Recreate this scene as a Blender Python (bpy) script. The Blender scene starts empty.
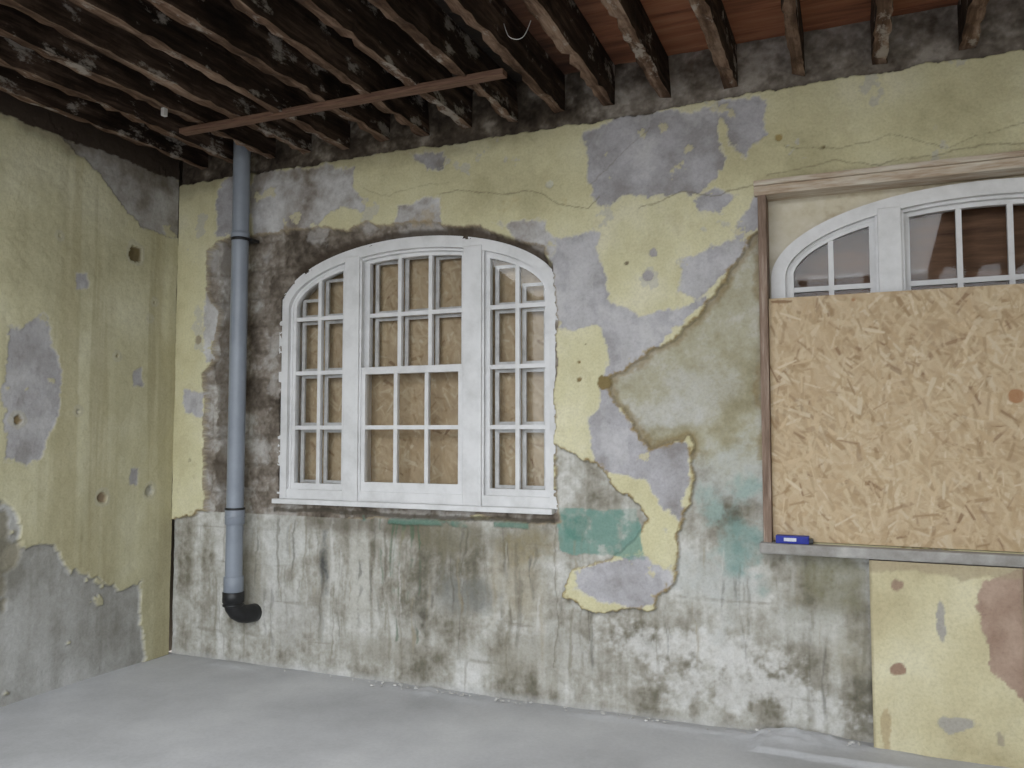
import bpy, bmesh, math, random
import numpy as np
from mathutils import Vector
random.seed(4)
sc=bpy.context.scene
sc.view_settings.view_transform='Standard'
sc.view_settings.look='None'
sc.view_settings.exposure=0.0

# ---------------------------------------------------------------- helpers
def lin(c):
    c=np.array(c,dtype=float)/255.0
    return np.where(c<=0.04045,c/12.92,((c+0.055)/1.055)**2.4)
def L4(r,g,b):
    v=lin((r,g,b)); return (float(v[0]),float(v[1]),float(v[2]),1.0)
def link(o,parent=None):
    sc.collection.objects.link(o)
    if parent: o.parent=parent
    return o
def empty(name,loc=(0,0,0)):
    e=bpy.data.objects.new(name,None); e.empty_display_size=.1
    sc.collection.objects.link(e); return e
def mesh_obj(name,verts,faces,mat=None,parent=None,smooth=False):
    me=bpy.data.meshes.new(name); me.from_pydata([tuple(v) for v in verts],[],faces); me.update()
    bm=bmesh.new(); bm.from_mesh(me); bmesh.ops.recalc_face_normals(bm,faces=bm.faces); bm.to_mesh(me); bm.free()
    if smooth:
        for p in me.polygons: p.use_smooth=True
    if mat: me.materials.append(mat)
    return link(bpy.data.objects.new(name,me),parent)
def box(name,a,b,mat=None,parent=None,bev=0.0):
    x0,y0,z0=a; x1,y1,z1=b
    bm=bmesh.new()
    vs=[bm.verts.new(p) for p in [(x0,y0,z0),(x1,y0,z0),(x1,y1,z0),(x0,y1,z0),(x0,y0,z1),(x1,y0,z1),(x1,y1,z1),(x0,y1,z1)]]
    for f in [(0,3,2,1),(4,5,6,7),(0,1,5,4),(1,2,6,5),(2,3,7,6),(3,0,4,7)]: bm.faces.new([vs[i] for i in f])
    if bev>0: bmesh.ops.bevel(bm,geom=list(bm.edges),offset=bev,segments=2,affect='EDGES',profile=.6)
    me=bpy.data.meshes.new(name); bm.to_mesh(me); bm.free()
    if mat: me.materials.append(mat)
    return link(bpy.data.objects.new(name,me),parent)
def join(name,objs,parent=None):
    bm=bmesh.new(); mats=[]
    for o in objs:
        for m in o.data.materials:
            if m not in mats: mats.append(m)
        n0=len(bm.faces)
        bm.from_mesh(o.data); bm.faces.ensure_lookup_table()
        mi=[mats.index(m) for m in o.data.materials]
        for f in bm.faces[n0:]:
            f.material_index=mi[f.material_index] if mi else 0
        d=o.data; bpy.data.objects.remove(o); bpy.data.meshes.remove(d)
    me=bpy.data.meshes.new(name); bm.to_mesh(me); bm.free()
    for m in mats: me.materials.append(m)
    return link(bpy.data.objects.new(name,me),parent)

# numpy fractal noise
_t={}
def vnoise(u,v,seed):
    if seed not in _t: _t[seed]=np.random.RandomState(seed).rand(256,256)*2-1
    T=_t[seed]
    iu=np.floor(u).astype(int); iv=np.floor(v).astype(int)
    fu=u-iu; fv=v-iv; fu=fu*fu*(3-2*fu); fv=fv*fv*(3-2*fv)
    a=T[iu%256,iv%256]; b=T[(iu+1)%256,iv%256]; c=T[iu%256,(iv+1)%256]; d=T[(iu+1)%256,(iv+1)%256]
    return (a*(1-fu)+b*fu)*(1-fv)+(c*(1-fu)+d*fu)*fv
def fbm(u,v,su,sv,octv=5,seed=1,gain=.55):
    r=0; a=1; n=0
    for k in range(octv):
        uu,vv=u*su*2**k,v*sv*2**k
        if su==sv and k: uu,vv=(uu*math.cos(k*.6)-vv*math.sin(k*.6),uu*math.sin(k*.6)+vv*math.cos(k*.6))
        r=r+a*vnoise(uu+17.3*k,vv+9.1*k,seed+k*7); n+=a; a*=gain
    return r/n*1.6
def sstep(a,b,x):
    t=np.clip((x-a)/(b-a),0,1); return t*t*(3-2*t)
def sdf(poly,U,V):
    P=np.array(poly,float); n=len(P)
    d=np.full(U.shape,1e9); s=np.zeros(U.shape,bool)
    for i in range(n):
        a=P[i]; b=P[(i+1)%n]; e=b-a
        t=np.clip(((U-a[0])*e[0]+(V-a[1])*e[1])/max(e@e,1e-12),0,1)
        dx=U-a[0]-t*e[0]; dy=V-a[1]-t*e[1]
        d=np.minimum(d,dx*dx+dy*dy)
        if a[1]!=b[1]:
            c=((a[1]>V)!=(b[1]>V))&(U<(b[0]-a[0])*(V-a[1])/(b[1]-a[1])+a[0]); s^=c
    d=np.sqrt(d); return np.where(s,d,-d)     # positive inside
def polyline(pl,U,V):
    d=np.full(U.shape,1e9)
    for a,b in zip(pl[:-1],pl[1:]):
        a=np.array(a);b=np.array(b);e=b-a
        t=np.clip(((U-a[0])*e[0]+(V-a[1])*e[1])/(e@e),0,1)
        d=np.minimum(d,np.hypot(U-a[0]-t*e[0],V-a[1]-t*e[1]))
    return d

class Paint:
    def __init__(s,u0,u1,v0,v1,step,seed):
        s.nu=int(round((u1-u0)/step))+1; s.nv=int(round((v1-v0)/step))+1
        s.u=np.linspace(u0,u1,s.nu); s.v=np.linspace(v0,v1,s.nv)
        s.U,s.V=np.meshgrid(s.u,s.v,indexing='ij')
        s.C=np.zeros(s.U.shape+(3,)); s.H=np.zeros(s.U.shape); s.seed=seed
        s.edge=fbm(s.U,s.V,5,5,6,seed+100,.6)
        s.fine=fbm(s.U,s.V,30,30,3,seed+200,.7)
        s.mid=fbm(s.U,s.V,2.6,2.6,7,seed+300,.6)
        s.drip=fbm(s.U,s.V,14,1.3,5,seed+400,.58)
        s.mid2=fbm(s.U,s.V,7,7,5,seed+500,.62)
    def put(s,m,col,h=None):
        m=np.clip(m,0,1)
        c=col if isinstance(col,np.ndarray) and col.ndim==3 else lin(col)
        s.C=s.C*(1-m[...,None])+c*m[...,None]
        if h is not None: s.H=s.H*(1-m)+h*m
    def mask(s,poly,amp=.03,f=.006):
        d=sdf(poly,s.U,s.V)+s.edge*amp+s.fine*amp*.2
        return d,sstep(-f,f,d)
    def shade(s,k): s.C*=np.clip(k,0,3)[...,None]
    def ramp(s,n,stops):
        out=np.zeros(s.U.shape+(3,))
        xs=[a for a,_ in stops]; cs=np.array([lin(c) for _,c in stops])
        for k in range(3): out[...,k]=np.interp(n,xs,cs[:,k])
        return out
    def build(s,name,to3d,mat,hole=None,skirt=.14,back=None,smooth=True):
        nu,nv=s.nu,s.nv
        co=to3d(s.U.ravel(),s.V.ravel(),s.H.ravel())
        idx=np.arange(nu*nv).reshape(nu,nv)
        q=np.stack([idx[:-1,:-1],idx[1:,:-1],idx[1:,1:],idx[:-1,1:]],-1)
        keep=np.ones((nu-1,nv-1),bool)
        if hole is not None:
            uc=(s.U[:-1,:-1]+s.U[1:,1:])/2; vc=(s.V[:-1,:-1]+s.V[1:,1:])/2
            keep=~hole(uc,vc)
        quads=q[keep]
        cols=s.C.reshape(-1,3)
        ev=[];ec=[];ef=[];base=nu*nv
        if hole is not None:
            def add(a,b):
                n=base+len(ev)
                for k in (a,b):
                    ev.append(to3d(s.U.flat[k],s.V.flat[k],s.H.flat[k]+skirt)); ec.append(cols[k]*.8)
                ef.append((a,b,n+1,n))
            dk=keep[1:,:]!=keep[:-1,:]
            for i,j in zip(*np.nonzero(dk)): add(idx[i+1,j],idx[i+1,j+1])
            dk=keep[:,1:]!=keep[:,:-1]
            for i,j in zip(*np.nonzero(dk)): add(idx[i,j+1],idx[i+1,j+1])
        if back:
            n=base+len(ev); (x0,y0,z0),(x1,y1,z1)=back
            for p in [(x0,y0,z0),(x1,y0,z0),(x1,y1,z0),(x0,y1,z0),(x0,y0,z1),(x1,y0,z1),(x1,y1,z1),(x0,y1,z1)]:
                ev.append(np.array(p)); ec.append(lin((120,112,100)))
            for f in [(0,3,2,1),(4,5,6,7),(0,1,5,4),(1,2,6,5),(2,3,7,6),(3,0,4,7)]: ef.append(tuple(n+k for k in f))
        allco=co if not ev else np.vstack([co,np.array([np.array(e,float).ravel() for e in ev])])
        allc=cols if not ec else np.vstack([cols,np.array(ec)])
        allq=quads if not ef else np.vstack([quads,np.array(ef)])
        me=bpy.data.meshes.new(name)
        me.vertices.add(len(allco)); me.vertices.foreach_set('co',allco.astype(np.float32).ravel())
        me.loops.add(len(allq)*4); me.loops.foreach_set('vertex_index',allq.astype(np.int32).ravel())
        me.polygons.add(len(allq)); me.polygons.foreach_set('loop_start',np.arange(0,len(allq)*4,4,dtype=np.int32))
        try: me.polygons.foreach_set('loop_total',np.full(len(allq),4,dtype=np.int32))
        except Exception: pass
        me.update(calc_edges=True)
        at=me.color_attributes.new('Col','FLOAT_COLOR','POINT')
        rgba=np.ones((len(allco),4),np.float32); rgba[:,:3]=np.clip(allc,0,1)
        at.data.foreach_set('color',rgba.ravel())
        me.materials.append(mat)
        return link(bpy.data.objects.new(name,me))

# ---------------------------------------------------------------- materials
def newmat(name):
    m=bpy.data.materials.new(name); m.use_nodes=True
    nt=m.node_tree; return m,nt,nt.nodes,nt.links,nt.nodes['Principled BSDF']
def tex(nodes,links,scale,stretch=(1,1,1),detail=6,rough=.6):
    g=nodes.new('ShaderNodeNewGeometry'); mp=nodes.new('ShaderNodeMapping'); mp.inputs['Scale'].default_value=stretch
    links.new(g.outputs['Position'],mp.inputs['Vector'])
    n=nodes.new('ShaderNodeTexNoise'); n.inputs['Scale'].default_value=scale; n.inputs['Detail'].default_value=detail; n.inputs['Roughness'].default_value=rough
    links.new(mp.outputs['Vector'],n.inputs['Vector']); return n
def rampn(nodes,links,src,stops):
    r=nodes.new('ShaderNodeValToRGB'); el=r.color_ramp.elements
    while len(el)<len(stops): el.new(.5)
    for e,(p,c) in zip(el,stops): e.position=p; e.color=c
    links.new(src,r.inputs['Fac']); return r
def bump(nodes,links,src,bs,strength=.4,dist=.004):
    b=nodes.new('ShaderNodeBump'); b.inputs['Strength'].default_value=strength; b.inputs['Distance'].default_value=dist
    links.new(src,b.inputs['Height']); links.new(b.outputs['Normal'],bs.inputs['Normal'])
def painted(name,fine=90,var=.16,rough=.92,bs_=.5,dist=.004,stretch=(1,1,1)):
    m,nt,N,K,B=newmat(name)
    a=N.new('ShaderNodeAttribute'); a.attribute_name='Col'
    n=tex(N,K,fine,stretch,5,.65)
    r=rampn(N,K,n.outputs['Fac'],[(.25,(1-var,1-var,1-var,1)),(.5,(1,1,1,1)),(.75,(1+var*.6,)*3+(1,))])
    mx=N.new('ShaderNodeMix'); mx.data_type='RGBA'; mx.blend_type='MULTIPLY'; mx.inputs['Factor'].default_value=1
    K.new(a.outputs['Color'],mx.inputs[6]); K.new(r.outputs['Color'],mx.inputs[7])
    K.new(mx.outputs[2],B.inputs['Base Color']); B.inputs['Roughness'].default_value=rough
    B.inputs['Specular IOR Level'].default_value=.2
    bump(N,K,n.outputs['Fac'],B,bs_,dist); return m
def mottled(name,stops,scale=8,stretch=(1,1,1),rough=.8,bs_=.3,dist=.003,spec=.3,detail=7):
    m,nt,N,K,B=newmat(name)
    n=tex(N,K,scale,stretch,detail,.65)
    r=rampn(N,K,n.outputs['Fac'],[(p,L4(*c)) for p,c in stops])
    K.new(r.outputs['Color'],B.inputs['Base Color']); B.inputs['Roughness'].default_value=rough
    B.inputs['Specular IOR Level'].default_value=spec
    bump(N,K,n.outputs['Fac'],B,bs_,dist); return m

M_wall=painted('peeling_plaster',75,.15,.92,.45,.005)
M_osb=painted('oriented_strand_board',140,.08,.75,.3,.001)
M_white=mottled('white_gloss_paint',[(.3,(200,200,200)),(.55,(218,218,219)),(.75,(224,224,225))],6,rough=.45,bs_=.1)
M_white2=mottled('grubby_white_paint',[(.3,(172,169,167)),(.6,(206,205,205))],9,rough=.6,bs_=.1)
M_pipe=mottled('grey_upvc',[(.3,(126,133,144)),(.7,(142,149,160))],5,rough=.4,bs_=.05,spec=.5)
M_black=mottled('black_rubber',[(.3,(16,16,18)),(.7,(34,34,36))],20,rough=.45,spec=.5)
M_rough=mottled('rough_sawn_timber',[(.25,(136,112,92)),(.45,(180,162,142)),(.65,(206,198,184))],3,(1.5,12,12),.85)
M_jamb=mottled('weathered_jamb',[(.3,(96,78,66)),(.55,(140,120,106)),(.75,(176,164,152))],3,(12,12,1.2),.85)
M_spand=mottled('stained_board',[(.3,(168,152,126)),(.45,(200,192,170)),(.65,(216,210,196))],4,(1,1,1),.8)
M_sill=mottled('dusty_ledge',[(.3,(128,124,118)),(.6,(165,163,160)),(.8,(190,188,184))],7,(1,1,1),.9)
M_ply=mottled('dark_plywood',[(.3,(74,52,38)),(.5,(104,76,56)),(.72,(132,100,76))],2.5,(1,1,9),.7)
M_debris=mottled('plaster_rubble',[(.3,(170,168,165)),(.6,(205,204,202))],12,rough=.95)
M_batten=mottled('brown_batten',[(.3,(76,54,44)),(.6,(124,96,80))],3,(2,30,30),.8)

def joist_mat():
    m,nt,N,K,B=newmat('old_joist_timber')
    n=tex(N,K,2,(9,.8,9),8,.65)
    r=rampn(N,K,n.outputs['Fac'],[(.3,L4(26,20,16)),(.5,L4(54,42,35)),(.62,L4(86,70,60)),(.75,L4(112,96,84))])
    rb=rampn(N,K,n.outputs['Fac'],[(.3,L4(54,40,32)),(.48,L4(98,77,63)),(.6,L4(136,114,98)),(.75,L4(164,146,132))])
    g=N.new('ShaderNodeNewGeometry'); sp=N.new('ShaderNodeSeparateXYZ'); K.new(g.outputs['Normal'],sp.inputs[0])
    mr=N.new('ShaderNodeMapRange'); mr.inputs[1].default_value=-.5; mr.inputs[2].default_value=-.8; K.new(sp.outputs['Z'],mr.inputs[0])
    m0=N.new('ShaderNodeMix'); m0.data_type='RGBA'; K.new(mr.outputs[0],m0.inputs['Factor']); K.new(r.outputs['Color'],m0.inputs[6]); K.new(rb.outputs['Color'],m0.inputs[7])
    n2=tex(N,K,6,(1,.5,1),7,.7)
    r2=rampn(N,K,n2.outputs['Fac'],[(.57,(0,0,0,1)),(.63,(.85,.85,.85,1))])
    mx=N.new('ShaderNodeMix'); mx.data_type='RGBA'
    K.new(r2.outputs['Color'],mx.inputs['Factor']); K.new(m0.outputs[2],mx.inputs[6]); mx.inputs[7].default_value=L4(162,154,146)
    n4=tex(N,K,3,(1,.5,1),6,.7)
    r4=rampn(N,K,n4.outputs['Fac'],[(.36,(.35,.32,.3,1)),(.5,(1,1,1,1))])
    m5=N.new('ShaderNodeMix'); m5.data_type='RGBA'; m5.blend_type='MULTIPLY'; m5.inputs['Factor'].default_value=1
    K.new(mx.outputs[2],m5.inputs[6]); K.new(r4.outputs['Color'],m5.inputs[7])
    K.new(m5.outputs[2],B.inputs['Base Color']); B.inputs['Roughness'].default_value=.9; B.inputs['Specular IOR Level'].default_value=.15
    bump(N,K,n.outputs['Fac'],B,.7,.01); return m
M_joist=joist_mat()
def board_mat():
    m,nt,N,K,B=newmat('floorboard_underside')
    n=tex(N,K,2,(.8,8,8),7,.6)
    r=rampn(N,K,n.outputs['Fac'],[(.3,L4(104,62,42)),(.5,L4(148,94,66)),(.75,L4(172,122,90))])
    rd=rampn(N,K,n.outputs['Fac'],[(.3,L4(18,14,12)),(.6,L4(44,34,28)),(.8,L4(66,54,46))])  # dark tones for low X: shade on the left ceiling put into the colour
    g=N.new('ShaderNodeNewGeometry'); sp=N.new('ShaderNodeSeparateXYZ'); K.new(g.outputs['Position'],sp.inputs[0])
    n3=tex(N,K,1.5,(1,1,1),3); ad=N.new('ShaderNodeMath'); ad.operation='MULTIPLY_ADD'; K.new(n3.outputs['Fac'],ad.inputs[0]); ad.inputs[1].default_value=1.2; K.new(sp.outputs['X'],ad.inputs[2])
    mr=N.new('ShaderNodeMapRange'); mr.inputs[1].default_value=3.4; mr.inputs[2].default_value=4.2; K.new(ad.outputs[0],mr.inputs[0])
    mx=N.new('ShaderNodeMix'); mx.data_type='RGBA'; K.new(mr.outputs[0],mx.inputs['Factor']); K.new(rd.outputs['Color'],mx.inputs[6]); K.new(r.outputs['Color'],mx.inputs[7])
    K.new(mx.outputs[2],B.inputs['Base Color']); B.inputs['Roughness'].default_value=.85
    bump(N,K,n.outputs['Fac'],B,.4,.004); return m
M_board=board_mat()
def glass_mat():
    m=bpy.data.materials.new('window_glass'); m.use_nodes=True; N=m.node_tree.nodes; K=m.node_tree.links; N.clear()
    o=N.new('ShaderNodeOutputMaterial'); t=N.new('ShaderNodeBsdfTransparent'); t.inputs[0].default_value=(.94,.95,.95,1)
    g=N.new('ShaderNodeBsdfGlossy'); g.inputs['Roughness'].default_value=.03
    f=N.new('ShaderNodeFresnel'); f.inputs[0].default_value=1.45
    mx=N.new('ShaderNodeMixShader'); K.new(f.outputs[0],mx.inputs[0]); K.new(t.outputs[0],mx.inputs[1]); K.new(g.outputs[0],mx.inputs[2]); K.new(mx.outputs[0],o.inputs[0])
    return m
M_glass=glass_mat()
def floor_mat():
    m,nt,N,K,B=newmat('dusty_concrete_floor')
    n=tex(N,K,1.1,(1,1,1),9,.62); r=rampn(N,K,n.outputs['Fac'],[(.3,L4(168,169,171)),(.5,L4(188,189,192)),(.7,L4(204,205,207))])
    n2=tex(N,K,45,(1,1,1),4,.7); r2=rampn(N,K,n2.outputs['Fac'],[(.3,(.92,.92,.92,1)),(.6,(1,1,1,1))])
    mx=N.new('ShaderNodeMix'); mx.data_type='RGBA'; mx.blend_type='MULTIPLY'; mx.inputs['Factor'].default_value=1
    K.new(r.outputs['Color'],mx.inputs[6]); K.new(r2.outputs['Color'],mx.inputs[7]); K.new(mx.outputs[2],B.inputs['Base Color'])
    B.inputs['Roughness'].default_value=.85; B.inputs['Specular IOR Level'].default_value=.25
    bump(N,K,n2.outputs['Fac'],B,.3,.002); return m
M_floor=floor_mat()

# ---------------------------------------------------------------- window geometry constants (metres)
A,Bh,ZC=1.01,.415,2.372           # half width, rise, springing height
def ell(x,xc,a,b,zc): 
    q=np.clip(1-((np.asarray(x,float)-xc)/a)**2,0,1); return zc+b*np.sqrt(q)
XC1=1.885; XC2=5.08; DZ2=-.005

# ---------------------------------------------------------------- main wall
P=Paint(0,6.6,0,3.66,.007,11)
U,V=P.U,P.V
P.put(np.ones_like(U),P.ramp(P.mid,[(-.9,(180,173,138)),(-.2,(199,193,157)),(.3,(205,200,166)),(.9,(214,209,183))]))
P.shade(1+.04*P.drip+.02*P.fine)
m=sstep(.4,.8,P.mid2+.35*P.drip)*.4; P.put(m,(186,178,144))
m=sstep(.62,.68,P.edge)*.6; P.put(m,(182,180,175),.002)
lilac=P.ramp(P.mid2+.5*P.mid,[(-1,(140,136,135)),(-.2,(161,159,161)),(.4,(174,172,176)),(1,(188,187,188))])
palegrey=P.ramp(P.mid2+.5*P.mid,[(-1,(128,120,112)),(-.3,(165,160,156)),(.2,(184,182,181)),(.8,(202,201,200))])
brown=P.ramp(P.mid+.7*P.mid2+.4*P.fine,[(-1.1,(74,66,58)),(-.45,(108,99,89)),(.15,(140,131,121)),(.7,(170,166,160)),(1.1,(194,191,187))])
BR=[(.27,2.83),(.52,2.93),(1.07,2.9),(1.5,2.87),(1.84,2.86),(2.39,2.80),(2.78,2.62),(2.86,2.46),(2.86,1.05),(.69,.96),(.3,.98),(.27,1.5),(.25,1.95),(.37,2.05),(.38,2.4),(.27,2.55)]
G=[
 ([(2.84,2.67),(3.14,2.67),(3.17,2.49),(3.22,2.29),(3.37,2.22),(3.645,2.26),(3.78,2.31),(3.71,2.21),(3.43,1.97),(3.21,1.84),(3.21,1.73),(3.43,1.48),(3.64,1.51),(3.65,1.29),(3.59,1.08),(3.48,1.12),(3.40,1.28),(3.14,1.34),(3.08,1.5),(3.07,1.62),(3.14,1.73),(3.2,1.95),(3.14,2.18),(2.99,2.13),(2.86,2.2)],lilac,.004),
 ([(2.97,.77),(3.14,.83),(3.37,.85),(3.51,.77),(3.56,.70),(3.37,.59),(3.08,.60),(2.96,.65)],lilac,.004),
 ([(3.06,3.27),(3.37,3.36),(3.81,3.29),(3.83,2.98),(3.67,2.83),(3.37,2.89),(3.14,2.86),(3.07,2.98)],lilac,.005),
 ([(3.84,3.33),(4.06,3.31),(4.05,3.13),(3.96,3.03),(3.87,3.14)],lilac,.005),
 ([(.66,3.33),(1.07,3.31),(1.5,3.29),(1.54,3.0),(1.31,3.0),(.99,2.83),(.65,2.87),(.64,3.14)],palegrey,.005),
 ([(1.8,3.0),(2.11,3.0),(2.12,2.84),(1.81,2.84)],palegrey,.004),
 ([(1.91,3.31),(2.15,3.3),(2.12,3.19),(2.02,3.15)],lilac,.004),
 ([(.09,1.85),(.28,1.84),(.28,1.65),(.09,1.67)],lilac,.004),
 ([(.34,3.26),(.61,3.38),(.65,2.87),(.35,2.93)],lilac,.005),
 ([(3.645,2.48),(3.91,2.57),(3.98,2.77),(4.03,2.87),(4.05,2.55),(3.91,2.46),(3.70,2.26),(3.59,2.31)],lilac,.005),
 ([(.41,2.8),(.29,2.55),(.41,2.47),(.42,2.05),(.29,2.05),(.26,2.7)],palegrey,.005),
 ([(3.67,2.82),(3.81,2.84),(3.91,2.82),(3.78,2.75),(3.70,2.75)],lilac,.004),
 ([(2.46,2.82),(2.84,2.80),(2.85,2.6),(2.66,2.65)],palegrey,.005),
]
for k,(poly,cf,h) in enumerate(G):
    d,m=P.mask(poly,.045,.004)
    P.put(sstep(-.016,0,d)*.7,(200,196,178)); P.put(m,cf,h)
    P.put(m*sstep(.3,.6,P.mid+.4*P.drip)*.4,(196,195,196))
    P.put(m*sstep(.68,.72,P.edge-.2*P.mid2)*.8,(198,191,158),.0)
CONC=[(-.1,.93),(.3,1.0),(.7,1.02),(2.87,1.06),(2.86,1.48),(2.97,1.44),(3.14,1.34),(3.37,1.15),(3.39,1.07),(3.19,.84),(2.97,.77),(2.93,.63),(3.08,.57),(3.42,.58),(3.58,.76),(3.59,.97),(3.65,1.29),(3.64,1.51),(3.43,1.48),(3.23,1.73),(3.21,1.84),(3.43,1.97),(3.71,2.21),(3.93,2.5),(4.03,2.59),(4.04,.97),(6.8,.96),(6.8,-.3),(-.1,-.3)]
dc,mc=P.mask(CONC,.035,.004)
nz=P.mid*.75+.55*P.drip+.45*P.mid2+.3*P.fine
conc=P.ramp(nz,[(-1.4,(88,84,73)),(-.8,(120,116,103)),(-.3,(152,148,138)),(.15,(173,171,163)),(.6,(195,194,189)),(1.1,(209,208,205))])
P.put(sstep(-.020,.002,dc+.008*P.fine),(150,131,92))
P.put(mc,conc,.032+.007*P.mid2+.004*P.mid)
def blob(cx,cz,rx,rz,col,op=1,th=-.1,amp=.7,nz=None):
    nn=P.mid2*.6+P.edge*.6 if nz is None else nz
    d=1-np.hypot((U-cx)/rx,(V-cz)/rz)+amp*nn
    P.put(sstep(th,th+.8,d)*op*mc*(.85+.25*P.fine),col)
TAN=[(3.21,1.73),(3.21,1.84),(3.43,1.97),(3.71,2.21),(3.93,2.5),(4.03,2.59),(4.05,1.5),(3.98,1.28),(3.80,1.3),(3.64,1.45),(3.43,1.48)]
dt=sdf(TAN,U,V)+.06*P.mid2
tan=P.ramp(P.mid2*.7+.5*P.mid+.2*P.fine,[(-1,(136,129,103)),(-.3,(157,151,126)),(.3,(172,168,148)),(.9,(188,186,176))])
P.put(sstep(-.05,.06,dt)*mc,tan,.032+.004*P.mid2)
blob(3.75,1.78,.3,.2,(182,181,174),.7)
blob(3.52,1.64,.25,.1,(192,192,189),.8)
blob(3.9,1.32,.3,.22,(182,185,181),.8)
P.put(sstep(.035,.0,np.abs(dc-.012+.01*P.mid2))*(V>1.4)*(U>3.15)*.6*mc,(136,118,80))
# stains
blob(4.3,.8,.28,.22,(116,112,86),.8); blob(4.42,.45,.2,.2,(148,142,122),.55)
blob(3.5,.40,.7,.12,(206,205,202),.8,nz=P.mid2+.4*P.fine); blob(3.9,.22,.6,.14,(202,201,198),.8,nz=P.mid2+.4*P.fine); blob(2.95,.35,.3,.2,(166,164,156),.5)
blob(3.78,.72,.25,.2,(168,172,169),.6); blob(4.2,.55,.25,.15,(186,186,181),.6)
dteal=sdf([(2.88,1.12),(3.34,1.13),(3.38,.86),(2.88,.86)],U,V)+.03*P.edge
P.put(sstep(0,.01,dteal)*(.85-.5*sstep(.0,.6,P.mid2+.4*P.fine)),(112,148,138))
P.put(sstep(0,.04,sdf([(2.9,1.08),(3.06,1.08),(3.02,.9),(2.9,.9)],U,V)+.07*P.mid2)*.6,(78,126,114))
P.put(sstep(0,.14,sdf([(3.66,1.22),(3.97,1.3),(4.0,.8),(3.88,.74),(3.72,.88)],U,V)+.15*P.mid2)*.75*mc,(142,164,158))
P.put(sstep(.0,.05,sdf([(3.80,1.1),(3.92,1.12),(3.96,.86),(3.86,.8)],U,V)+.08*P.edge)*.45*mc*(1+.5*P.fine),(110,142,136))
blob(2.2,.93,.55,.12,(112,106,86),.8); blob(2.7,.9,.22,.16,(132,122,94),.8); blob(1.5,.96,.5,.08,(104,98,86),.7)
blob(1.26,.68,.05,.26,(68,70,70),.85,amp=.5,nz=P.drip+.4*P.fine); blob(1.25,.35,.04,.2,(126,124,116),.5)
blob(2.26,.56,.2,.17,(110,111,106),.75); blob(.95,.8,.2,.2,(194,194,190),.75); blob(1.0,.35,.3,.2,(174,172,167),.6)
blob(.55,.85,.16,.14,(196,194,189),.85); blob(1.55,.62,.15,.3,(186,184,176),.7,nz=P.drip); blob(1.95,.4,.25,.2,(180,178,171),.6)
blob(2.65,.6,.16,.35,(156,144,116),.5,nz=P.drip); blob(.7,.6,.12,.3,(138,132,115),.6); blob(2.6,.25,.4,.15,(142,137,122),.5); blob(1.7,.2,.5,.1,(150,146,134),.5)
for gx,w in ((1.78,.014),(1.84,.012),(1.91,.016),(1.80,.008),(1.70,.008),(1.97,.007)):
    l=sstep(.006,-.004,np.abs(U-gx-.012*np.sin(V*9+gx*20)-.01*P.mid2)-w*(.4+.7*P.mid2))
    P.put(l*(V<1.02)*(V>.18+.3*abs(math.sin(gx*40)))*.6*sstep(-.5,.3,P.mid2+P.fine*.5),(76,102,80))
for k in range(130):
    gx=random.uniform(.3,3.1) if k<100 else random.uniform(3.0,4.5); z1=random.uniform(.5,1.03); ln=random.uniform(.1,.6); w=random.uniform(.003,.016)
    c=random.choice([(100,95,82),(84,81,72),(146,136,114),(202,201,197),(120,114,96),(90,90,86)])
    dd=np.abs(U-gx-.012*np.sin(V*7+k)-.014*P.mid2)-w*(.5+.8*P.mid2)
    P.put(sstep(.006,-.004,dd)*sstep(0,.05,z1-V)*sstep(0,.12,V-z1+ln)*random.uniform(.25,.6)*mc,c)
row=np.floor((V+.04+.01*P.mid)/.235); zz=np.minimum(np.abs((V+.04+.01*P.mid)/.235-row),1-np.abs((V+.04+.01*P.mid)/.235-row))*.235
uu=(U+.19*(row%2)+.07*np.sin(row*3)+.02*P.mid)/.46; cc=np.minimum(uu-np.floor(uu),1-(uu-np.floor(uu)))*.46
j=np.minimum(zz,cc)+.012*P.edge
jm=sstep(.008,.001,j)*mc*sstep(.0,.6,P.mid+.5*P.mid2)*.4*(V<1.06)
P.put(jm,(120,114,100)); P.H+=jm*.006
# masonry exposed round window 1
db,mb=P.mask(BR,.04,.005); mb=mb*(V>1.0)
P.put(sstep(-.018,0,db)*(V>1.0),(150,136,112)); 
P.put(mb,brown); P.H=np.where((mb>.5),.038+.018*P.mid2+.010*P.mid,P.H)
vv_=V+.02*P.mid; rowb=np.floor(vv_/.19); zz=np.abs(vv_/.19-rowb-.5)*.19; uu=(U+.02*P.mid2+.13*(rowb%2))/.31; cc=np.abs(uu-np.floor(uu)-.5)*.31
jj=np.maximum(sstep(.078,.092,zz+.014*P.edge),sstep(.138,.152,cc+.014*P.edge))*mb
P.put(jj*.35,(84,76,64)); P.H+=jj*.008
P.put(mb*sstep(.0,.4,P.edge+.4*P.mid)*sstep(2.5,2.75,V)*.75,(168,164,160))
P.put(mb*sstep(.2,.45,P.mid2)*.5*(V<2.2),(172,168,163))
P.put(mb*sstep(.09,.03,np.abs(U-.42)+.05*P.mid2)*.55,(72,64,56))
ga=V-ell(U,XC1,A,Bh,ZC); gm=sstep(.045,.02,np.abs(ga-.01)+.012*P.mid2)*(U>1.0)*(U<2.86)*(V>2.4)
P.put(gm*.8,(66,56,47)); P.H+=gm*.02  # shade in the gap over the arch, painted as a dark strip
sl=sstep(.020,.008,np.abs(V-1.035+.014*P.mid2-.015*(U-1.9)*-.3))*(U>.85)*(U<2.86)
P.put(sl*.8,(72,67,58),.04)
t=sstep(.022,.012,np.abs(V-1.0+.01*P.mid2))*(U>1.55)*(U<2.7)*sstep(-.2,.1,P.edge)
P.put(t*.8,(98,130,116),.014)
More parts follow.
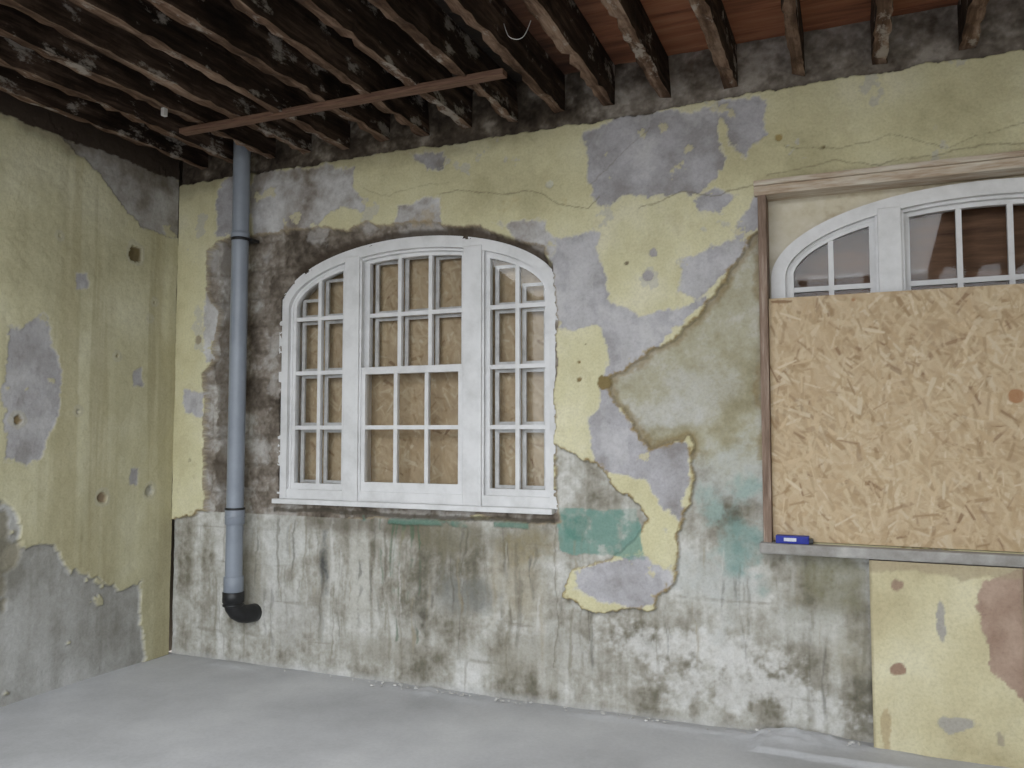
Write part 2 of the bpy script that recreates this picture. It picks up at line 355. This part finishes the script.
# cracks, holes, nails
for pl,w,op in (([(2.12,3.03),(2.33,3.02),(2.53,2.98),(2.72,2.97),(2.9,2.88),(3.08,2.84),(3.14,2.9)],.002,.65),([(3.37,2.8),(3.59,2.86),(3.81,2.84),(4.03,2.86)],.003,.6),([(3.08,2.95),(3.2,3.07),(3.43,3.26)],.002,.4),
   ([(4.16,3.06),(4.445,2.99),(4.67,3.04),(4.93,2.95),(5.19,3.0),(5.6,3.05)],.001,.6),([(4.06,2.9),(4.4,2.94),(4.6,2.9),(4.95,2.93),(5.5,2.9)],.002,.55),([(1.55,3.12),(1.75,3.05),(2.0,3.1),(2.2,3.08)],.001,.4),([(2.86,1.05),(2.87,.6),(2.86,.2)],.002,.5)):
    d=polyline(pl,U+.018*P.mid2,V+.022*P.edge)
    P.put(sstep(w+.004,w-.002,d)*op,(112,104,84),.003)
for (cx,cz,r,c) in ((3.16,1.83,.032,(130,114,78)),(3.02,1.85,.024,(136,120,86)),(3.02,1.95,.014,(130,114,80)),(3.06,2.05,.012,(126,116,96)),(4.35,3.02,.012,(126,116,86)),(4.13,3.1,.022,(160,142,96)),(3.45,2.55,.03,(164,160,160)),(3.42,2.42,.02,(164,160,160)),(3.3,2.5,.015,(126,116,96)),(2.84,3.0,.03,(188,186,168)),(.2,2.2,.02,(156,146,126)),(.15,1.35,.03,(172,166,138))):
    d=r-np.hypot(U-cx,V-cz)+.8*r*P.edge
    P.put(sstep(0,.004,d),c,.008)
d=.05-np.abs(V-2.9)+.05*P.mid2; P.put(sstep(0,.03,d)*(U>1.9)*(U<2.95)*.4*sstep(0,.4,P.edge),(162,138,86))
# top band behind the joists: dirty brown, with left-hand shade put into its colour
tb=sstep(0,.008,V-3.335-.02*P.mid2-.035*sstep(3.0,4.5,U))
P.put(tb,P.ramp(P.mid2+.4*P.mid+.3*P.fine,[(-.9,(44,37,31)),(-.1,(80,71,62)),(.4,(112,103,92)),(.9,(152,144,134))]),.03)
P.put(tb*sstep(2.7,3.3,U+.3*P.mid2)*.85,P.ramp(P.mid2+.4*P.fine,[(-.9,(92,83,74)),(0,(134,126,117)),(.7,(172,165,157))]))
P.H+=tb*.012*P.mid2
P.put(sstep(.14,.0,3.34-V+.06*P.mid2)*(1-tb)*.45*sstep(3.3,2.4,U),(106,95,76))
P.put(sstep(.05,.0,V+.02*P.mid2)*.5,(188,188,187)); 
P.H+=.0015*P.fine+.004*P.mid
hole1=lambda u,v:((u>XC1-A+.02)&(u<2.86)&(v>1.085)&(v<ell(u,XC1,A-.0,Bh-.0,ZC)-.015))
hole2=lambda u,v:((u>4.05)&(u<6.16)&(v>.985)&(v<2.81))
P.build('wall_back',lambda u,v,h:np.stack([u,h+np.zeros_like(u),v],-1) if np.ndim(u) else np.array([u,h,v]),M_wall,
    hole=lambda u,v:hole1(u,v)|hole2(u,v),back=((-.3,.34,0),(6.9,.44,3.66)))

# ---------------------------------------------------------------- left wall
Q=Paint(-2.6,0,0,3.66,.008,51)
def leftcol(Q):
    U,V=Q.U,Q.V
    Q.put(np.ones_like(U),Q.ramp(Q.mid,[(-.9,(174,168,138)),(0,(190,185,154)),(.9,(203,199,172))]))
    st=fbm(U,V,7,.25,4,77,.6); Q.put(sstep(.1,.7,st)*.5,(166,157,124)); Q.shade(1+.05*Q.drip+.03*Q.fine)
    Q.put(sstep(.35,.8,fbm(U,V,20,.5,4,91,.6))*.4,(156,146,114))
    li=Q.ramp(Q.mid2,[(-.8,(150,147,146)),(0,(167,165,167)),(.8,(182,181,182))])
    def mk(p,cf,h,amp=.05):
        d=sdf(p,U,V)+Q.edge*amp+Q.fine*amp*.18
        Q.put(sstep(-.014,0,d)*.7,(192,188,168)); Q.put(sstep(-.004,.004,d),cf,h)
        Q.put(sstep(0,.01,d)*sstep(.64,.7,Q.edge-.2*Q.mid2)*.8,(188,182,150),0); return d
    mk([(-1.26,2.13),(-1.04,2.22),(-.91,1.93),(-.91,1.62),(-1.1,1.33),(-1.26,1.39)],li,.004)
    mk([(-1.07,3.5),(-.62,3.6),(.1,3.6),(.1,2.98),(-.3,2.95),(-.54,3.12),(-.84,3.3)],Q.ramp(Q.mid2,[(-.8,(132,126,118)),(0,(160,156,152)),(.8,(177,175,173))]),.006)
    mk([(-.84,2.55),(-.73,2.58),(-.73,2.44),(-.83,2.43)],li,.003,.03); mk([(-.38,1.97),(-.29,2.0),(-.29,1.86),(-.37,1.85)],li,.003,.03)
    mk([(-.36,1.3),(-.31,1.3),(-.31,1.2),(-.36,1.2)],li,.003,.03)
    mk([(-2.3,2.6),(-1.8,2.7),(-1.7,2.0),(-2.1,1.8)],li,.003)
    cg=Q.ramp(Q.mid*.7+.4*Q.drip+.2*Q.mid2+.15*Q.fine,[(-.9,(134,132,125)),(-.2,(160,159,155)),(.5,(178,178,176)),(1,(192,192,191))])
    mk([(-2.7,1.2),(-1.29,1.165),(-1.18,1.13),(-1.13,.88),(-.91,.89),(-.84,.75),(-.54,.53),(-.26,.54),(-.22,.12),(-.2,-.2),(-2.7,-.2)],cg,.02,.05)
    dd=sdf([(-1.4,1.15),(-1.17,1.13),(-1.13,.82),(-1.2,.55),(-1.4,.45)],U,V)+.08*Q.mid2
    Q.put(sstep(0,.04,dd)*.8,Q.ramp(Q.mid2,[(-.6,(92,87,71)),(.5,(144,138,120))]),.035)
    for cy,cz,r,c in ((-.38,2.77,.05,(112,100,72)),(-1.18,1.62,.04,(134,118,88)),(-.58,1.13,.03,(142,126,104)),(-.2,2.45,.015,(132,118,90)),(-.23,2.33,.015,(132,118,90)),(-.78,1.68,.02,(176,174,166)),(-.2,1.15,.03,(176,174,162)),(-.5,2.05,.012,(136,124,92)),(-.95,2.75,.012,(136,124,92))):
        e=r-np.hypot(U-cy,V-cz)+.9*r*Q.edge; Q.put(sstep(0,.005,e),c,.02)
        e2=e+.03; Q.put(sstep(0,.005,e2)*(e<0)*.5,(182,178,160))
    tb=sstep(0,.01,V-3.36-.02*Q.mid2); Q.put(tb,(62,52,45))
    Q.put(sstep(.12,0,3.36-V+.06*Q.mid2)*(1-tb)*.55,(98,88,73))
    Q.H+=.0015*Q.fine+.005*Q.mid
leftcol(Q)
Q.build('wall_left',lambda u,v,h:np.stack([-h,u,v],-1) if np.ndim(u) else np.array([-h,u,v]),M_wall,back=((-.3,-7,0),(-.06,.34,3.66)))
M_plain=mottled('old_plaster',[(.3,(150,146,124)),(.6,(186,181,154))],3)
box('wall_right',(6.6,-7,0),(6.9,.34,3.66),M_plain)
nx,ny=300,240; fx=np.linspace(-.2,6.8,nx); fy=-7+7.05*(1-(1-np.linspace(0,1,ny))**1.8); FX,FY=np.meshgrid(fx,fy,indexing='ij')
FZ=.004*fbm(FX,FY,1.2,1.2,5,5)
rub=fbm(FX,FY,12,12,5,9,.65)
FZ+=(.010+.006*rub)*np.exp(-((FY+.04)/.06)**2)*sstep(-.3,.5,fbm(FX,FY,1.5,3,5,9))
for cx,sx,h,sy in ((2.1,.28,.016,.08),(4.15,.26,.026,.09)):
    FZ+=np.clip(h*(1+.7*rub),0,1)*np.exp(-((FX-cx)/sx)**2-((FY+.04)/sy)**2)
FZ+=.022*sstep(3.95,3.99,FX+.03*rub)*sstep(-.24,-.215,FY+.015*rub)   # low screed step
vs=np.stack([FX,FY,FZ],-1).reshape(-1,3); ii=np.arange(nx*ny).reshape(nx,ny)
fs=np.stack([ii[:-1,:-1],ii[1:,:-1],ii[1:,1:],ii[:-1,1:]],-1).reshape(-1,4).tolist()
mesh_obj('floor',vs.tolist(),fs,M_floor,smooth=True)

# ---------------------------------------------------------------- ceiling
bo=[]; y=-7.0
while y<.3:
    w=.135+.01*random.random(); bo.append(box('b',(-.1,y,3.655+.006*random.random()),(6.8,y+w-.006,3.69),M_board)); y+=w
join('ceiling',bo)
xs=[.2,.5,.8,1.1,1.4,1.7,2.0,2.3,2.6,2.89,3.2,3.53,3.88,4.23,4.63,5.015,5.4,5.8,6.2]
for x in xs:
    seg=110; vv=[]; ff=[]; w=.029+.006*random.random(); dep=.225+.014*random.random(); tw=random.uniform(-.012,.012)
    ph=random.uniform(0,6)
    for k in range(seg+1):
        yy=-6.9+k*(6.93/seg); b=.008*math.sin(yy*1.3+x*5)
        r=lambda s=.006:random.uniform(-s,s)
        z0=3.655-dep+.006*math.sin(yy*2.1+ph)
        nick=random.uniform(.01,.025) if random.random()<.08 else 0
        vv+=[(x-w+b+r()+nick,yy,z0+r(.008)+nick*.5),(x+w+b+r(),yy,z0+r(.008)),(x+w+b+tw,yy,3.655),(x-w+b+tw,yy,3.655)]
    for k in range(seg):
        a=k*4
        for e in range(4): ff.append((a+e,a+(e+1)%4,a+4+(e+1)%4,a+4+e))
    ff+= [(0,1,2,3),(seg*4,seg*4+3,seg*4+2,seg*4+1)]
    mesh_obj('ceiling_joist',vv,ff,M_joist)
box('ceiling_batten',(.65,-.665,3.395),(2.83,-.605,3.427),M_batten,bev=.003)
box('joist_noggin',(3.91,-1.25,3.5),(4.2,-1.2,3.62),M_rough,bev=.003)
# ---------------------------------------------------------------- OSB board
def osb(name,x0,x1,z0,z1,y,step,seed,tone=1.0,parent=None,n_m2=2400):
    rs=np.random.RandomState(seed); O=Paint(x0,x1,z0,z1,step,seed)
    O.put(np.ones_like(O.U),O.ramp(O.mid2,[(-1,(168,146,118)),(0,(186,164,134)),(1,(197,177,149))]))
    N=int((x1-x0)*(z1-z0)*n_m2)
    pal=[lin(c) for c in ((201,183,153),(193,172,142),(185,162,130),(175,152,120),(209,194,168),(156,131,100),(197,176,145),(134,106,80))]
    pr=np.array([.2,.2,.2,.14,.1,.07,.09,.025])
    for k in range(N):
        cx=rs.uniform(x0,x1); cz=rs.uniform(z0,z1); l=rs.uniform(.015,.06); w=rs.uniform(.003,.013); a=rs.normal(-1.2,.75)
        R=l+.01
        i0=max(int((cx-R-x0)/step),0); i1=min(int((cx+R-x0)/step)+2,O.nu); j0=max(int((cz-R-z0)/step),0); j1=min(int((cz+R-z0)/step)+2,O.nv)
        if i1<=i0 or j1<=j0: continue
        du=O.U[i0:i1,j0:j1]-cx; dv=O.V[i0:i1,j0:j1]-cz; c,s=math.cos(a),math.sin(a)
        pp=np.abs(du*c+dv*s)-l+.5*(-du*s+dv*c)*rs.uniform(-1.5,1.5); q=np.abs(-du*s+dv*c)-w*(.8+.2*np.cos(50*(du*c+dv*s)+k))
        d=np.maximum(pp,q); m=sstep(step*.6,-step*.6,d)[...,None]*rs.uniform(.35,.9)
        col=pal[rs.choice(8,p=pr/pr.sum())]*rs.uniform(.94,1.06)
        O.C[i0:i1,j0:j1]=O.C[i0:i1,j0:j1]*(1-m)+col*m
    if name=='osb_board':
        for cx,cz,r in ((5.17,1.72,.035),(4.47,2.22,.012)):
            O.put(sstep(0,.006,r-np.hypot(O.U-cx,O.V-cz)+.01*O.mid2)*.7,(160,108,70))
    O.C*=tone
    o=O.build(name,lambda u,v,h:np.stack([u,y+0*u,v],-1) if np.ndim(u) else np.array([u,y,v]),M_osb,back=((x0,y+.0015,z0),(x1,y+.018,z1)))
    if parent: o.parent=parent
    return o
osb('osb_board',4.062,6.14,.992,2.25,.015,.0045,7,.95)

# ---------------------------------------------------------------- arched windows
def strip(name,outer,inner,y0,y1,mat,parent,closed=False):
    n=len(outer); v=[];f=[]
    for (a,b) in zip(outer,inner):
        v+=[(a[0],y0,a[1]),(b[0],y0,b[1]),(b[0],y1,b[1]),(a[0],y1,a[1])]
    rng=n if closed else n-1
    for k in range(rng):
        a=k*4; b=((k+1)%n)*4
        for e in range(4): f.append((a+e,b+e,b+(e+1)%4,a+(e+1)%4))
    if not closed: f+=[(0,1,2,3),((n-1)*4+3,(n-1)*4+2,(n-1)*4+1,(n-1)*4)]
    return mesh_obj(name,v,f,mat,parent)
def window(name,xc,y0,dz,board_tone,seed,ply=False):
    E=empty(name); zc=ZC+dz; zb=1.105+dz; a,b=A,Bh
    th=.072
    O=[(xc-a,zb)];I=[(xc-a+th,zb)]
    for k in range(61):
        t=math.pi-math.pi*k/60
        O.append((xc+a*math.cos(t),zc+b*math.sin(t))); I.append((xc+(a-th)*math.cos(t),zc+(b-th)*math.sin(t)))
    O.append((xc+a,zb)); I.append((xc+a-th,zb))
    strip('arched_frame',O,I,y0,y0+.17,M_white,E)
    th2=.016
    I2=[(xc-a+th+th2,zb)]+[(xc+(a-th-th2)*math.cos(math.pi-math.pi*k/60),zc+(b-th-th2)*math.sin(math.pi-math.pi*k/60)) for k in range(61)]+[(xc+a-th-th2,zb)]
    strip('staff_bead',list(I),I2,y0+.03,y0+.06,M_white,E)
    box('bottom_rail',(xc-a+.01,y0+.01,zb),(xc+a-.01,y0+.16,zb+.065),M_white,E,.004)
    box('window_sill',(xc-a,y0-.055 if not ply else y0-.02,zb-.028),(xc+a-.04,y0+.17,zb+.004),M_white,E,.006)
    mul=[(xc-.485,xc-.375),(xc+.375,xc+.50)]
    for m0,m1 in mul:
        zt=float(min(ell(m0,xc,a-.04,b-.04,zc),ell(m1,xc,a-.04,b-.04,zc)))
        box('mullion',(m0,y0-.008,zb),(m1,y0+.16,zt),M_white,E,.006)
        box('mullion_bead',(m0-.012,y0+.008,zb+.05),(m1+.012,y0+.0145,zt-.03),M_white,E)
    ai,bi=a-th,b-th
    lights=[(xc-ai,mul[0][0],2,.035),(mul[0][1],mul[1][0],3,.06),(mul[1][1],xc+ai,2,.035)]
    rows=[1.58+dz,1.945+dz,2.31+dz]
    for li,(x0,x1,nc,yo) in enumerate(lights):
        ys=y0+yo; zb2=zb+.065; w=.04
        def ring(x0,x1,zlo,w,ya,yb,nm,mat):
            xsn=[x1+(x0-x1)*(1-math.cos(math.pi*k/24))/2 for k in range(25)]
            O=[(x0,zlo),(x1,zlo)]+[(x,float(ell(x,xc,ai,bi,zc))) for x in xsn]
            xin=[x1-w+(x0-x1+2*w)*(1-math.cos(math.pi*k/24))/2 for k in range(25)]
            I=[(x0+w,zlo+w),(x1-w,zlo+w)]+[(x,float(ell(x,xc,ai-w*.9,bi-w,zc))) for x in xin]
            strip(nm,O,I,ya,yb,mat,E,True)
        zlo=zb2 if nc==2 else rows[1]-.02
        ring(x0,x1,zlo,w,ys,ys+.04,'sash_frame',M_white)
        xa,xb=x0+w,x1-w
        bw0=.026
        def lattice(x0,x1,zs,ze_fn,yf,yd,bw,mat,nm,zl):
            obs=[]
            for c in range(1,nc):
                x=x0+(x1-x0)*c/nc; obs.append(box('b',(x-bw/2,yf,zl),(x+bw/2,yf+yd,ze_fn(x)),mat))
            for z in zs: obs.append(box('b',(x0-.005,yf+.001,z-bw/2),(x1+.005,yf+yd-.001,z+bw/2),mat))
            return join(nm,obs,E)
        top=lambda x:float(ell(x,xc,ai-w*.6,bi-w*.6,zc))
        tw=.026
        def trims(ncols,zz,r0,ytr):
            obs=[]
            for c in range(ncols):
                p0=xa+(xb-xa)*c/ncols+.013; p1=xa+(xb-xa)*(c+1)/ncols-.013
                for r in range(r0,4):
                    q0=zz[r]+(.013 if r else 0); q1=zz[r+1]-.013 if zz[r+1] else min(top(p0),top(p1))
                    if q1-q0<.05: continue
                    for kk,bb in enumerate((((p0,q0),(p0+tw,q1)),((p1-tw*.5,q0),(p1,q1)),((p0,q0),(p1,q0+.02)),((p0,q1-.02),(p1,q1)))):
                        obs.append(box('b',(bb[0][0],ytr+.001*(kk>1),bb[0][1]),(bb[1][0],ytr+.015,bb[1][1]),M_white2))
            join('pane_trim',obs,E)
        if nc==2:
            lattice(xa,xb,rows,top,ys+.004,.03,bw0,M_white,'glazing_bars',zb2+.02)
            if not ply: trims(2,[zb2+w]+rows+[None],0,ys+.05)
        else:
            lattice(xa,xb,[rows[2]],top,ys+.004,.03,bw0,M_white,'upper_glazing_bars',rows[1])
            yl=ys-.043
            for nm,bb in (('stile_l',((x0+.001,zb2),(x0+w,rows[1]+.022))),('stile_r',((x1-w,zb2),(x1-.001,rows[1]+.022))),('bottom',((x0+w,zb2),(x1-w,zb2+.06))),('meeting_rail',((x0+w,rows[1]-.022),(x1-w,rows[1]+.022)))):
                box('lower_sash_'+nm,(bb[0][0],yl,bb[0][1]),(bb[1][0],yl+.04,bb[1][1]),M_white,E)
            lattice(xa,xb,[rows[0]-.0],lambda x:rows[1]-.01,yl+.004,.03,bw0,M_white,'lower_glazing_bars',zb2+.05)
            g=[(xa-.01,zb2+.05),(xb+.01,zb2+.05),(xb+.01,rows[1]),(xa-.01,rows[1])]
            mesh_obj('lower_glass',[(p[0],yl+.02,p[1]) for p in g],[(0,1,2,3)],M_glass,E)
            if not ply: trims(3,[zb2+.06,rows[0],rows[1],rows[2],None],2,ys+.05)
        xsn=[xb+.01+(xa-xb-.02)*k/16 for k in range(17)]
        g=[(xa-.01,zlo+.02),(xb+.01,zlo+.02)]+[(x,float(ell(x,xc,ai-.01,bi-.02,zc))) for x in xsn]
        mesh_obj('glass',[(p[0],ys+.02,p[1]) for p in g],[tuple(range(len(g)))],M_glass,E)
    if ply:
        box('backing_ply',(xc-a,y0+.19,zb),(xc+a,y0+.205,zc+b),M_ply,E)
    else:
        osb('backing_board',xc-a,xc+a,zb-.02,zc+b,y0+.16,.006,seed,board_tone,E,1300)
    return E
window('window_1',XC1,.045,0,.88,21)
window('window_2',XC2,.085,DZ2,.6,22,ply=True)

T=empty('window_surround')
box('jamb_lining',(4.018,-.025,.975),(4.06,.2,2.81),M_jamb,T,.004)
box('head_lining',(4.0,-.03,2.795),(6.16,.2,2.845),M_rough,T,.006)
box('head_batten',(4.0,-.045,2.845),(6.1,-.0,2.872),M_rough,T,.004)
xs_=[XC2-A-.02+(2*A+.04)*k/60 for k in range(61)]
strip('spandrel_board',[(x,2.80) for x in xs_],[(x,float(ell(x,XC2,A-.03,Bh-.03,ZC+DZ2)) if abs(x-XC2)<A-.03 else 2.2) for x in xs_],.115,.13,M_spand,T)
box('ledge',(4.0,-.06,.93),(6.18,.09,.985),M_sill,T,.012)
bx=empty('blue_packet')
M_blue=mottled('blue_card',[(.3,(24,34,120)),(.7,(44,58,160))],20,rough=.5); M_lab=mottled('white_label',[(.3,(180,184,200)),(.7,(220,222,232))],20)
box('packet_body',(4.08,-.05,.986),(4.24,.005,1.025),M_blue,bx,.004)
box('packet_label',(4.12,-.0515,.998),(4.18,-.0495,1.015),M_lab,bx)
box('packet_flap',(4.235,-.045,.99),(4.26,0,1.012),M_black,bx,.003)

R=Paint(4.515,5.16,.0,.925,.007,88)
R.put(np.ones_like(R.U),R.ramp(R.mid,[(-.9,(176,165,132)),(0,(197,189,156)),(.9,(210,204,176))])); R.shade(1+.04*R.drip)
d,m=R.mask([(5.0,.86),(5.3,.92),(5.3,.22),(5.12,.30),(5.02,.45),(4.98,.7)],.05,.006); R.put(m,R.ramp(R.mid2,[(-.8,(144,120,105)),(.6,(172,150,134))]))
d,m=R.mask([(4.5,1),(5.2,1),(5.2,.9),(4.9,.86),(4.6,.89),(4.5,.88)],.03,.01); R.put(m*.7,(162,148,124))
for cx,cz,rx,rz,c in ((4.63,.82,.045,.04,(144,120,105)),(4.63,.42,.045,.035,(138,106,92)),(4.82,.66,.022,.09,(154,151,149)),(4.89,.19,.08,.04,(158,155,151)),(5.05,.14,.04,.05,(158,149,132)),(4.57,.1,.03,.1,(174,158,126))):
    R.put(sstep(0,.2,1-np.hypot((R.U-cx)/rx,(R.V-cz)/rz)+.7*R.mid2)*.85,c)
R.put(sstep(.012,.004,np.minimum(np.minimum(R.U-4.515,5.16-R.U),R.V)+.004*R.mid2)*.6,(142,131,106))
R.H+=.001*R.fine+.002*R.mid
R.build('boxed_panel',lambda u,v,h:np.stack([u,-.045+h,v],-1) if np.ndim(u) else np.array([u,-.045+h,v]),M_wall,back=((4.515,-.04,0),(5.16,-.012,.925)))
box('trim_panel_edge',(5.16,-.055,0),(5.185,-.012,.925),M_jamb,None,.003)

# ---------------------------------------------------------------- soil pipe
def tube(name,pts,r,mat,parent,n=28,caps=True):
    v=[];f=[]; pts=[Vector(p) for p in pts]; rr=r if isinstance(r,(list,tuple)) else [r]*len(pts)
    up=Vector((0,1,0)); pa=None
    for k,p in enumerate(pts):
        t=(pts[min(k+1,len(pts)-1)]-pts[max(k-1,0)]).normalized()
        a=up.cross(t) if pa is None else pa-t*pa.dot(t)
        a=(a if a.length>1e-4 else Vector((1,0,0)).cross(t)).normalized(); b=t.cross(a); pa=a
        for e in range(n):
            th=2*math.pi*e/n; v.append(p+rr[k]*(math.cos(th)*a+math.sin(th)*b))
    for k in range(len(pts)-1):
        for e in range(n): f.append((k*n+e,k*n+(e+1)%n,(k+1)*n+(e+1)%n,(k+1)*n+e))
    if caps: f+=[tuple(range(n)),tuple(range((len(pts)-1)*n,len(pts)*n))]
    return mesh_obj(name,v,f,mat,parent,True)
SP=empty('soil_pipe'); px,py=.655,-.105
tube('pipe_shaft',[(px,py,.5),(px,py,1.5),(px,py,3.64)],.056,M_pipe,SP,caps=False)
def cyl(nm,z0,z1,r,mat): tube(nm,[(px,py,z0),(px,py,z0+.002),(px,py,z1-.002),(px,py,z1)],[r-.003,r,r,r-.003],mat,SP)
cyl('lower_socket',.48,.60,.064,M_pipe)
cyl('coupling',.94,1.04,.064,M_pipe); cyl('coupling_ring',1.035,1.05,.066,M_black); cyl('mid_joint',.985,.995,.067,M_pipe)
cyl('clip_ring',2.84,2.86,.062,M_black); cyl('upper_socket',2.86,2.90,.062,M_pipe)
cyl('rubber_collar',.43,.50,.07,M_black)
el=[(px,py,.46),(px,py,.43),(px+.004,py+.005,.40),(px+.016,py+.02,.37),(px+.032,py+.045,.35),(px+.045,py+.075,.342),(px+.055,py+.11,.34),(px+.06,py+.15,.34)]
tube('elbow',el,[.062,.062,.06,.06,.06,.06,.06,.06],M_black,SP)
cyl('elbow_rib',.405,.42,.068,M_black)
box('pipe_bracket',(px-.075,py+.03,2.84),(px+.075,.0,2.86),M_black,SP,.003)

def curve(name,pts,r,mat):
    cu=bpy.data.curves.new(name,'CURVE'); cu.dimensions='3D'; cu.bevel_depth=r; s=cu.splines.new('NURBS'); s.points.add(len(pts)-1)
    for q,p in zip(s.points,pts): q.co=(*p,1)
    s.use_endpoint_u=True; s.order_u=3; cu.materials.append(mat); return link(bpy.data.objects.new(name,cu))
curve('hanging_cable',[(2.96,-.95,3.50),(2.98,-.97,3.45),(3.0,-.98,3.41),(3.04,-.96,3.40),(3.07,-.94,3.43),(3.09,-.93,3.5)],.0018,M_white2)
box('ceiling_tag',(.795,-.95,3.38),(.82,-.92,3.44),M_white2,None,.004)
# rubble along the wall foot
vv=[];ff=[]
def chunk(cx,cy,cz,s):
    b=len(vv); bm=bmesh.new(); bmesh.ops.create_icosphere(bm,subdivisions=1,radius=s)
    sx,sy,sz=random.uniform(.7,1.4),random.uniform(.7,1.3),random.uniform(.35,.7)
    for v in bm.verts: v.co=Vector((v.co.x*sx*random.uniform(.75,1.2)+cx,v.co.y*sy*random.uniform(.75,1.2)+cy,v.co.z*sz*random.uniform(.8,1.2)+cz)); vv.append(tuple(v.co))
    bm.verts.index_update(); ff.extend([tuple(b+q.index for q in f.verts) for f in bm.faces]); bm.free()
for k in range(120):
    cl=random.choice([(2.05,.3),(4.15,.2),(4.2,.2),(3.3,.8),(2.2,.25)]); s=random.choice([.005,.007,.009,.012])
    x=min(max(random.gauss(*cl),.1),4.45); y=-.02-abs(random.gauss(0,.03))
    chunk(x,y,.014+s*.2+(.024 if x>3.95 else 0),s)
mesh_obj('plaster_rubble',vv,ff,M_debris)

# ---------------------------------------------------------------- light
w=bpy.data.worlds.new('overcast_sky'); sc.world=w; w.use_nodes=True; N=w.node_tree.nodes; K=w.node_tree.links
bg=N['Background']; tc=N.new('ShaderNodeTexCoord'); sp=N.new('ShaderNodeSeparateXYZ'); K.new(tc.outputs['Generated'],sp.inputs[0])
mr=N.new('ShaderNodeMapRange'); mr.inputs[1].default_value=-.12; mr.inputs[2].default_value=.03; K.new(sp.outputs['Z'],mr.inputs[0])
mx=N.new('ShaderNodeMix'); mx.data_type='RGBA'; K.new(mr.outputs[0],mx.inputs['Factor']); mx.inputs[6].default_value=(.16,.15,.14,1); mx.inputs[7].default_value=(.89,.945,1.0,1)
K.new(mx.outputs[2],bg.inputs[0]); bg.inputs[1].default_value=3.8
def area(name,loc,rot,sx,sy,p,col):
    l=bpy.data.lights.new(name,'AREA'); l.shape='RECTANGLE'; l.size=sx; l.size_y=sy; l.energy=p; l.color=col
    o=link(bpy.data.objects.new(name,l)); o.location=loc; o.rotation_euler=rot; return o
area('floor_fill',(3.0,-3.9,3.35),(math.radians(6),0,0),4.4,2.0,155,(.96,.98,1))  # added lamp with no real source, brightens the floor from above

# ---------------------------------------------------------------- camera
cam=bpy.data.cameras.new('camera'); co=link(bpy.data.objects.new('camera',cam))
cam.sensor_width=36; cam.lens=36*821/1024; co.location=(4.47,-4.46,1.55)
co.rotation_euler=(math.pi/2+math.radians(3.35),0,math.radians(22.7)); sc.camera=co
